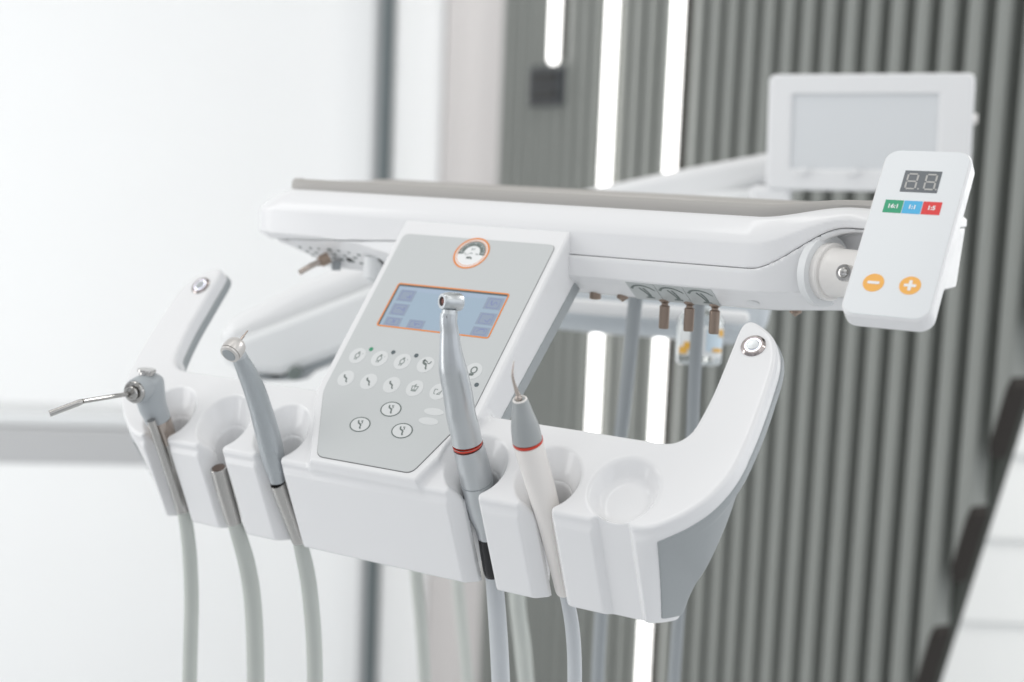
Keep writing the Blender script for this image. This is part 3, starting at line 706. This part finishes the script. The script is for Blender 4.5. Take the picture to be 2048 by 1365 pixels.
for i, cu in enumerate((-20.5, 0, 20.5)):
    mb = MB(); SP.inlay(mb, [(cu - 10, -12.3), (cu + 10, -12.3), (cu + 10, 10), (cu - 10, 10)], .5, .5); st_ = mb.build('sticker', STK, unit, False)
    mb = MB(); SP.stroke(mb, spline([(cu - 8, 2.5), (cu - 5, 6.2), (cu, 7.4), (cu + 5, 5.4), (cu + 8.6, 1.5)], 18), np.linspace(1.9, .5, 18), .75, .2)
    SP.stroke(mb, [(cu - 2.2, 4), (cu + .2, -1), (cu + 1.6, -5)], .9, .75, .2); SP.stroke(mb, [(cu + .8, 4), (cu + 2.4, -1), (cu + 3, -5)], .9, .75, .2)
    SP.stroke(mb, [(cu - 1, -8.4), (cu + 5, -8.4)], 1.3, .75, .2); SP.stroke(mb, [(cu + 2.2, -4.5), (cu + 2.2, -8)], 2.4, .75, .2)
    mb.build('sticker_drawing', INK, st_, False)
mb = MB(); SP.inlay(mb, ell(55, -4, 4.2, 3.2), .35, .3); mb.build('screw_cap', ARMG, unit, False)
# valve knobs
for ku in (129.5, 147.5, 165.5):
    p0 = Wuyz([ku, 72, 15]); kb = MB().add(*lathe(p0, -az, [(-4, 4.2), (3.0, 4.2), (4.6, 2.2), (6.2, 2.2)])).build('valve_knob', BRASS, unit)
    prof = [(6, 2.6), (6.6, 3.3)] + [(6.6 + i * .6, 3.35 + .16 * (i % 2)) for i in range(24)] + [(21.6, 3.1), (21.8, 0)]
    MB().add(*lathe(p0, -az, prof, 28)).build('knurled_grip', BRASS, kb)
for ku in (77, 98, 216): MB().add(*lathe(Wuyz([ku, 72 if ku < 200 else 84, 15]), -az, [(0, 4), (6 if ku < 80 else 4, 4), (6.5 if ku < 80 else 4.5, 3), (6.6, 0)])).build('foot_screw', BRASS, unit)
# toggle lever, markings and small switches under the left end
tl = Wuyz([-158, 70, 13])
def bpt(px, py, y=70): 
    return onplane(px, py, Wuyz([0, y, 0]), ay)
p0 = bpt(648, 520, 62); lv = MB().add(*lathe(p0, at(600, 545, .9) - at(652, 517, .905), [(-4, 4.6), (3, 4.6), (4, 3.0), (6, 2.6)])).build('toggle_lever', BRASS, unit)
MB().add(*tube([p0, bpt(622, 532, 50), bpt(600, 545, 40)], [.0020, .0023, .0021], 16)).build('lever_stick', STEEL, lv)
for (px_, py_, r_) in ((700, 521, 3.0), (760, 524, 4.5)):
    yy_ = np.linspace(45, 90, 200); PP = [bpt(px_, py_, y_) for y_ in yy_]; LL = [np.array([(p - A) @ ax, (p - A) @ ay, (p - A) @ az]) * 1000 for p in PP]
    fv_ = trayf(1)(*np.array(LL).T); p0 = PP[int(np.argmax(fv_ < 0))]; MB().add(*lathe(p0, -ay * .6 - az * .8, [(-6, r_), (.2, r_), (.4, r_ - .4), (.5, 0)])).build('switch_hole', DARK, unit)
MB().add(*lathe(bpt(672, 546, 72), -az, [(-9, 3.6), (-2.5, 3.6), (-2, 3.0), (-1.9, 0)])).build('foot_screw', HOSED, unit)
MB().add(*lathe(bpt(747, 535, 66), -az, [(-8, 7.5), (7, 7.5), (9, 6), (9.1, 5), (11, 4.6), (11.1, 0)])).build('hose_outlet', ARMG, unit)
mb = MB()
for k in range(22):
    y_ = 64 + (k % 3) * 4.2; u_ = -176 + k * 3.1 + rng.uniform(-1, 1)
    z_ = 27 - (y_ - 50) * .60
    fnb = trayf(1); zz_ = np.linspace(0, 38, 400); vals = fnb(np.full(400, u_), np.full(400, y_), zz_); ii = np.argmax(vals < 0); z_ = zz_[ii]
    if vals[ii] >= 0 or ii == 0: continue
    mb.add(*box(Wuyz([u_, y_, z_ - .1]), rng.uniform(.8, 1.8) * MM, rng.uniform(.5, 1.4) * MM, .4 * MM, ax, ay * .86 - az * .5, az * .86 + ay * .5))
mb.build('printed_marks', INK, unit, False)
# ================================================================= REMOTE (ratio display)
RP0 = onplane(1815, 480, A + 303 * MM * ax, ax)
tR = math.radians(53); RY = math.cos(tR) * ay + math.sin(tR) * az
RP0 = RP0 + RY * .0055 - ax * .0014
RM = Plane(RP0, ax, RY)
rem = empty('speed_remote', RM.p(0, -58, -8), 'white handset with two digit display and orange plus and minus buttons', 'remote')
mb = MB(); RM.inlay(mb, rrect(-25.4, -58.5, 25.4, 58.5, 8.5, 8), 0, 12.5); mb.build('casing', PL, rem, True, bevel=.0016)
mb = MB(); RM.inlay(mb, rrect(-24.2, -57.3, 24.2, 57.3, 7.6, 8), .35, .4); mb.build('face_plate', FACE, rem, False)
mb = MB(); RM.ring(mb, rrect(-24.4, -57.5, 24.4, 57.5, 7.8, 8), rrect(-24.2, -57.3, 24.2, 57.3, 7.6, 8), .2, .3); mb.build('face_seam', ARMG, rem, False)
RO = -5.5
mb = MB(); RM.inlay(mb, [(-10.8, 33 + RO), (10.6, 33 + RO), (10.6, 48.4 + RO), (-10.8, 48.4 + RO)], .5, .2); dsp = mb.build('display', DISP, rem, False)
mb = MB()
def dig(cx, cy, w_=2.9, h_=5.3, t=.95):
    for seg in ((-w_, h_, w_, h_), (-w_, 0, w_, 0), (-w_, -h_, w_, -h_)): RM.stroke(mb, [(cx + seg[0] + .5, cy + seg[1]), (cx + seg[2] - .5, cy + seg[3])], t, .65, .12)
    for seg in ((-w_, h_, -w_, 0), (w_, h_, w_, 0), (-w_, 0, -w_, -h_), (w_, 0, w_, -h_)): RM.stroke(mb, [(cx + seg[0], cy + seg[1] - .5), (cx + seg[2], cy + seg[3] + .5)], t, .65, .12)
dig(-5.4, 40.6 + RO); dig(5.4, 40.6 + RO); RM.inlay(mb, ell(-.6, 35.4 + RO, .55, .55, 10), .65, .12); RM.inlay(mb, ell(9.6, 35.4 + RO, .5, .5, 10), .65, .12)
mb.build('digits', SEG, dsp, False)
for i, (t_, M_) in enumerate((('16:1', GRN), ('1:1', BLU), ('1:5', REDB))):
    x0 = -17.3 + i * 11; mb = MB(); RM.inlay(mb, [(x0, 17.8 + RO), (x0 + 10.6, 17.8 + RO), (x0 + 10.6, 26.8 + RO), (x0, 26.8 + RO)], .5, .2)
    rk = mb.build('ratio_key', M_, rem, False); text(t_, RM, x0 + 5.3, 22.3 + RO, 3.9, .6, WHT, rk, 'ratio_number', .12)
for sg, cx in (('-', -10.4), ('+', 10.2)):
    mb = MB(); RM.inlay(mb, ell(cx - .2 + .0, -30.7 + RO, 6.0, 6.0), .5, .2); ob = mb.build('plus_button' if sg == '+' else 'minus_button', ORB, rem, False)
    mb = MB(); RM.inlay(mb, rrect(cx - 3.6, -31.6 + RO, cx + 3.2, -29.8 + RO, .4, 2), .66, .1)
    if sg == '+': RM.inlay(mb, rrect(cx - 1.1, -34.1 + RO, cx + .7, -27.3 + RO, .4, 2), .68, .1)
    mb.build('sign', WHT, ob, False)
# bracket that holds it
def onY(px, py, y): return onplane(px, py, Wuyz([0, y, 0]), ay)
bd = ax * .93 - ay * .35; bd /= np.linalg.norm(bd)
bc = onY(1672, 545, 72)
MB().add(*lathe(bc - bd * .004, bd, [(-6, 18.2), (1.6, 18.2), (2.6, 17.4), (2.7, 15.6), (6, 15.6), (7, 15), (40, 15), (42, 12), (60, 12), (60.2, 0)], 56)).build('swivel_bracket', PLC, rem)
MB().add(*lathe(bc - bd * .008, bd, [(-4, 22.5), (1.4, 22.5), (1.8, 21.8), (1.9, 0)], 56)).build('bracket_seat', ARMG, rem)
mb = MB().add(*lathe(at(1688, 546, .845), -ay - ax * .1 + az * .1, [(-6, 5.2), (0, 5.2), (.8, 4.6), (.9, 3.2), (2.0, 2.9), (2.4, 2), (2.5, 0)], 24)); mb.build('screw', CHR, rem)
# ================================================================= INSTRUMENTS
def Pu(px, py, u): return onU(px, py, u)
def mm_px(p): return np.dot(p - CAM, cF) / FPX
def body(u, px, name, material, parent, n=None, seg=44, disp=None):
    """px rows: x, y, half width in photo pixels; the axis lies in the plane of its slot"""
    P = np.array([Pu(x, y, u) for x, y, _ in px]); R = np.array([w * mm_px(p) for (x, y, w), p in zip(px, P)])
    n = n or 6 * len(px)
    Q = spline(np.column_stack([P, R]), n)
    V_, F_ = tube(Q[:, :3], Q[:, 3], seg); return MB().add(V_, F_).build(name, material, parent, True)
def rigid(u, pxrows, name, material, parent, seg=44):
    P = np.array([Pu(x, y, u) for x, y, _ in pxrows]); R = [w * mm_px(p) for (x, y, w), p in zip(pxrows, P)]
    return MB().add(*tube(P, R, seg)).build(name, material, parent, True)
GI = 'instruments in the holder'
# --- contra-angle
uC = 73.8
ca = empty('contra_angle_handpiece', Pu(985, 1150, uC), 'silver contra angle handpiece with thin red ring and black base', 'handpiece', GI)
body(uC, [(898, 628, 17.5), (897, 645, 17.5), (899, 665, 19), (901, 700, 23), (904.5, 733, 27.8), (908, 750, 29), (916, 790, 29.8), (922, 830, 30), (930, 862, 30.5), (934, 884, 31)], 'angled_neck', SIL, ca, 60)
b_ = rigid(uC, [(934.5, 886, 30.6), (935.5, 890, 30.6)], 'red_ring', RED, ca)
rigid(uC, [(935, 887.4, 31.3), (935.1, 887.9, 31.3)], 'ring_line', CHR, b_)
body(uC, [(936, 891.5, 31.3), (940, 905, 32), (950, 945, 33), (957, 975, 33), (963, 1003, 32.5), (968, 1028, 30), (971, 1046, 26)], 'grip_sleeve', SIL, ca, 40)
rigid(uC, [(953, 961, 33.25), (953.4, 962.2, 33.25)], 'sleeve_joint', HOSED, ca)
body(uC, [(966, 1030, 25), (970, 1046, 23.5), (973, 1062, 21.5), (974.5, 1072, 20.5), (975, 1076, 19)], 'motor_body', SIL, ca, 20)
body(uC, [(975.2, 1076, 19.4), (980, 1105, 20), (986, 1140, 20), (987.5, 1150, 18)], 'black_sleeve', BLK, ca, 20)
body(uC, [(987, 1146, 17), (992, 1200, 18), (998, 1290, 18.5), (1002, 1380, 18.5), (1004, 1500, 18.5)], 'hose', HOSEB, ca, 40)
hd = at(884, 603, .812) - at(914, 600, .838)      # head axis towards its chuck
hd = -ax * .42 - ay * .86 + az * .06; hd /= np.linalg.norm(hd)
hc = Pu(903, 604, uC) 
hB = MB().add(*lathe(hc, hd, [(-6.6, 0), (-6.6, 3.8), (-6.0, 4.9), (-4.5, 5.5), (2, 5.6), (4.4, 5.2), (6.2, 4.7), (6.6, 4.4), (6.65, 2.8), (4.6, 2.6), (4.6, 0)], 40)).build('head', SIL, ca)
MB().add(*lathe(hc + hd * .0046, hd, [(0, 2.55), (.6, 2.5), (.7, 1.6), (1.4, 1.5), (1.5, 0)], 24)).build('chuck', mat('chuck_bronze', (.16, .06, .045), .3, .6), hB)
rigid(uC, [(899.5, 620, 15), (899, 626, 16), (898, 634, 17.3)], 'head_collar', SIL, ca)
lw_ = Pu(890, 634, uC) - ax * 0
MB().add(*lathe(Pu(898, 634, uC) + np.array([-.45, -.89, 0]) * .0046, np.array([-.45, -.89, 0]), [(-1, 1.6), (.55, 1.6), (.6, 0)], 20)).build('light_port', BLK, hB)
# --- scaler
uS = 124.6
sc_ = empty('ultrasonic_scaler', Pu(1128, 1185, uS), 'cream scaler handpiece with grey nose, red ring and thin bent tip', 'scaler', GI)
body(uS, [(1040, 799, 15), (1043, 815, 19), (1046, 835, 24), (1050, 855, 28.5), (1054.5, 880, 30.5)], 'grey_nose', GRYC, sc_, 30)
nt = (Pu(1036, 785, uS) - Pu(1046, 835, uS)); nt /= np.linalg.norm(nt)
MB().add(*lathe(Pu(1040, 801, uS), nt, [(-.5, 4.0), (.45, 4.25), (1.0, 3.9), (1.05, 3.3), (-.9, 3.1), (-.9, 0)], 32)).build('nose_rim', CRM, sc_)
MB().add(*lathe(Pu(1040, 801, uS), nt, [(-.6, 3.1), (.2, 3.05), (.25, 0)], 32)).build('nose_opening', mat('bronze_dark', (.05, .03, .02), .5), sc_)
rigid(uS, [(1055, 880, 31), (1056, 884.5, 31)], 'red_ring', RED, sc_)
body(uS, [(1056.2, 885, 30.6), (1064, 915, 30), (1076, 955, 29), (1090, 1005, 27.5), (1100, 1045, 25), (1112, 1100, 22), (1124, 1155, 20), (1129, 1178, 19), (1130.5, 1184, 17)], 'cream_handle', CRM, sc_, 60)
body(uS, [(1129, 1178, 13), (1138, 1215, 14), (1145, 1260, 14.5), (1149, 1320, 14.5), (1149, 1400, 14.5), (1148, 1500, 14.5)], 'hose', HOSEB, sc_, 40)
body(uS, [(1040, 806, 6), (1037, 796, 7.5), (1036, 790, 5), (1033, 782, 4.2), (1028, 766, 3), (1025, 752, 2.6), (1025.5, 740, 2), (1027, 728, 1.3), (1028, 722, .6)], 'scaler_tip', STEEL, sc_, 40, 16)
# --- high speed
uH = -80.
hs = empty('turbine_handpiece', Pu(600, 1085, uH), 'slim dimpled silver turbine handpiece with a thin bur at its round head', 'handpiece', GI)
hsb = body(uH, [(478, 712, 15.5), (484, 725, 17), (494, 745, 19.5), (507, 775, 21.5), (519, 810, 22.5), (529, 845, 23.5), (537, 875, 24.2), (544, 905, 24), (549, 930, 21), (553, 950, 17), (555, 964, 15)], 'curved_grip', SILT, hs, 90, 64)
nt_ = SILT.node_tree; b_ = nt_.nodes['Principled BSDF']; t_ = nt_.nodes.new('ShaderNodeTexCoord'); v_ = nt_.nodes.new('ShaderNodeTexVoronoi'); v_.inputs['Scale'].default_value = 760
bp_ = nt_.nodes.new('ShaderNodeBump'); bp_.inputs['Strength'].default_value = .32; bp_.inputs['Distance'].default_value = .0006
nt_.links.new(t_.outputs['Object'], v_.inputs['Vector']); nt_.links.new(v_.outputs['Distance'], bp_.inputs['Height']); nt_.links.new(bp_.outputs[0], b_.inputs['Normal'])
rigid(uH, [(555, 963.5, 15.2), (555.4, 966, 15.2)], 'black_seal', BLK, hs)
body(uH, [(555.6, 966.5, 14.8), (557, 970, 16), (565, 993, 16), (585, 1045, 15.6), (597, 1078, 15), (599, 1084, 13)], 'chrome_coupling', CHR, hs, 30)
body(uH, [(597, 1076, 13), (606, 1110, 15.5), (617, 1165, 16), (625, 1240, 16), (629, 1310, 16), (630, 1400, 16), (629, 1500, 16)], 'hose', HOSE, hs, 40)
hd = (at(492, 667, .878) - at(455, 714, .872)); hd /= np.linalg.norm(hd); hd = hd + ax * .0; hd = (ax * .42 + ay * .45 + az * .79) * 1.0
p1, p2 = at(459, 709, .878), at(479, 683, .8855)
hd = p2 - p1; hd /= np.linalg.norm(hd)
hH = MB().add(*lathe(p1, hd, [(-.8, 0), (-.8, 5.4), (-.4, 6.3), (.8, 6.5), (.85, 6.0), (1.2, 6.0), (1.25, 6.7), (3.5, 6.9), (7, 6.7), (9.5, 5.8), (11.2, 4.2), (12, 2.4), (12.1, 0)], 44)).build('head', mat('pearl_silver', (.62, .60, .58), .36, .5), hs)
MB().add(*lathe(p1 - hd * .0011, hd, [(-.2, 0), (-.2, 4.2), (.15, 4.6), (.3, 4.6)], 40)).build('push_cap', HOSED, hH)
MB().add(*lathe(p1 + hd * .0112, hd, [(0, .85), (6, .85), (6.1, .6), (10.6, .5), (10.3, 0)], 12)).build('bur', STEEL, hH)
body(uH, [(472, 700, 12), (476, 708, 15), (479, 714, 15.8)], 'head_neck', SIL, hs, 12)
# --- empty coupling
uE = -131.
ec = empty('empty_coupling_hose', Pu(468, 1045, uE), 'bare chrome hose coupling sunk in the second slot from the left', 'handpiece hose', GI)
body(uE, [(437, 936, 16.3), (437.6, 938, 17), (440, 946, 17), (452, 990, 17), (466, 1038, 16), (468, 1046, 14)], 'chrome_coupling', CHR, ec, 30)
td = Pu(437, 936, uE) - Pu(452, 990, uE); td /= np.linalg.norm(td)
MB().add(*lathe(Pu(437, 936, uE), td, [(-1, 4.6), (.25, 4.6), (.3, 0)], 28)).build('coupling_mouth', mat('coupling_dark', (.16, .12, .10), .35, .7), ec)
body(uE, [(467, 1040, 14), (480, 1080, 16), (494, 1130, 17), (504, 1190, 17.3), (509, 1260, 17.5), (511, 1340, 17.5), (511, 1430, 17.5), (510, 1500, 17.5)], 'hose', HOSE, ec, 40)
# --- syringe
uY = -182.
sy_ = empty('air_water_syringe', Pu(365, 1030, uY), 'grey air water syringe with bent chrome nozzle pointing left', 'syringe', GI)
body(uY, [(298, 753, 19), (298.5, 757, 25), (299, 764, 28.5), (299.5, 778, 29.5), (301, 795, 29.2), (305, 812, 28), (311, 826, 26.5), (316, 839, 25.5)], 'grey_body', GRYL, sy_, 40)
body(uY, [(317, 839.5, 24.6), (325, 862, 24), (332, 882, 23.4)], 'steel_sleeve', STEEL, sy_, 14)
body(uY, [(332, 882, 22), (338, 905, 18), (347, 950, 14.5), (360, 1000, 13.5), (366, 1022, 13)], 'chrome_stem', CHR, sy_, 24)
# slim front tube lying in the throat of the slot
P_ = [Pu(x, y, uY) + (CAM - Pu(x, y, uY)) * .009 for x, y in ((302, 841), (317, 884), (338, 945), (361, 1014))]
MB().add(*tube(spline(P_, 20), .0029, 24)).build('chrome_rod', CHR, sy_)
body(uY, [(366, 1018, 12), (374, 1060, 13.8), (380, 1120, 14.3), (383, 1200, 14.5), (381, 1290, 14.5), (379, 1380, 14.5), (378, 1500, 14.5)], 'hose', HOSE, sy_, 40)
hd = np.array([-.30, -.94, -.12]); hd /= np.linalg.norm(hd)
hcen = Pu(287, 776, uY)
cyl = MB().add(*lathe(hcen, hd, [(-14, 0), (-14, 5.5), (-13, 7.8), (-10, 9.0), (2, 9.2), (9.5, 8.6), (10.5, 7.9), (10.6, 0)], 48)).build('head', GRYL, sy_)
nz0 = at(263, 777, .945)
sd = nz0 - hcen; 
nut = MB().add(*lathe(hcen + hd * .0095, hd, [(0, 7.7), (2.6, 7.7), (3.2, 7.2), (3.3, 5.9), (2.2, 5.7), (2.2, 4.9), (5.6, 4.9), (6.2, 4.4), (6.3, 3.2), (5.5, 3.1), (5.5, 0)], 40)).build('nozzle_nut', CHR, sy_)
n0 = hcen + hd * .0145
n1 = at(165, 803, .925); n2 = at(99, 828, .918)
n0b = n0 + (n1 - n0) * .02
nzl = MB().add(*tube([n0, n0b, n0 + (n1 - n0) * .5, n1], [.0012, .0015, .0016, .0016], 20)).build('nozzle', CHR, sy_)
MB().add(*tube([n1, n1 + (n2 - n1) * .04, n1 + (n2 - n1) * .12, n2 - (n2 - n1) * .02, n2], [.0016, .0019, .0021, .0021, .0020], 20)).build('nozzle_tip', CHR, nzl)
MB().add(*lathe(hcen - hd * .0035 + az * .0072, az * 1 + ax * .06, [(-2, 5.0), (3.2, 5.0), (3.3, 6.4), (3.8, 6.5), (5.0, 6.1), (5.1, 0)], 32)).build('press_button', CHR, sy_)
MB().add(*lathe(Pu(311, 762, uY) + (-ay * .9 + ax * .42) * .0088, -ay * .9 + ax * .42, [(-.5, .5), (.1, .5), (.12, 0)], 12)).build('pin', DARK, sy_)
print('done')
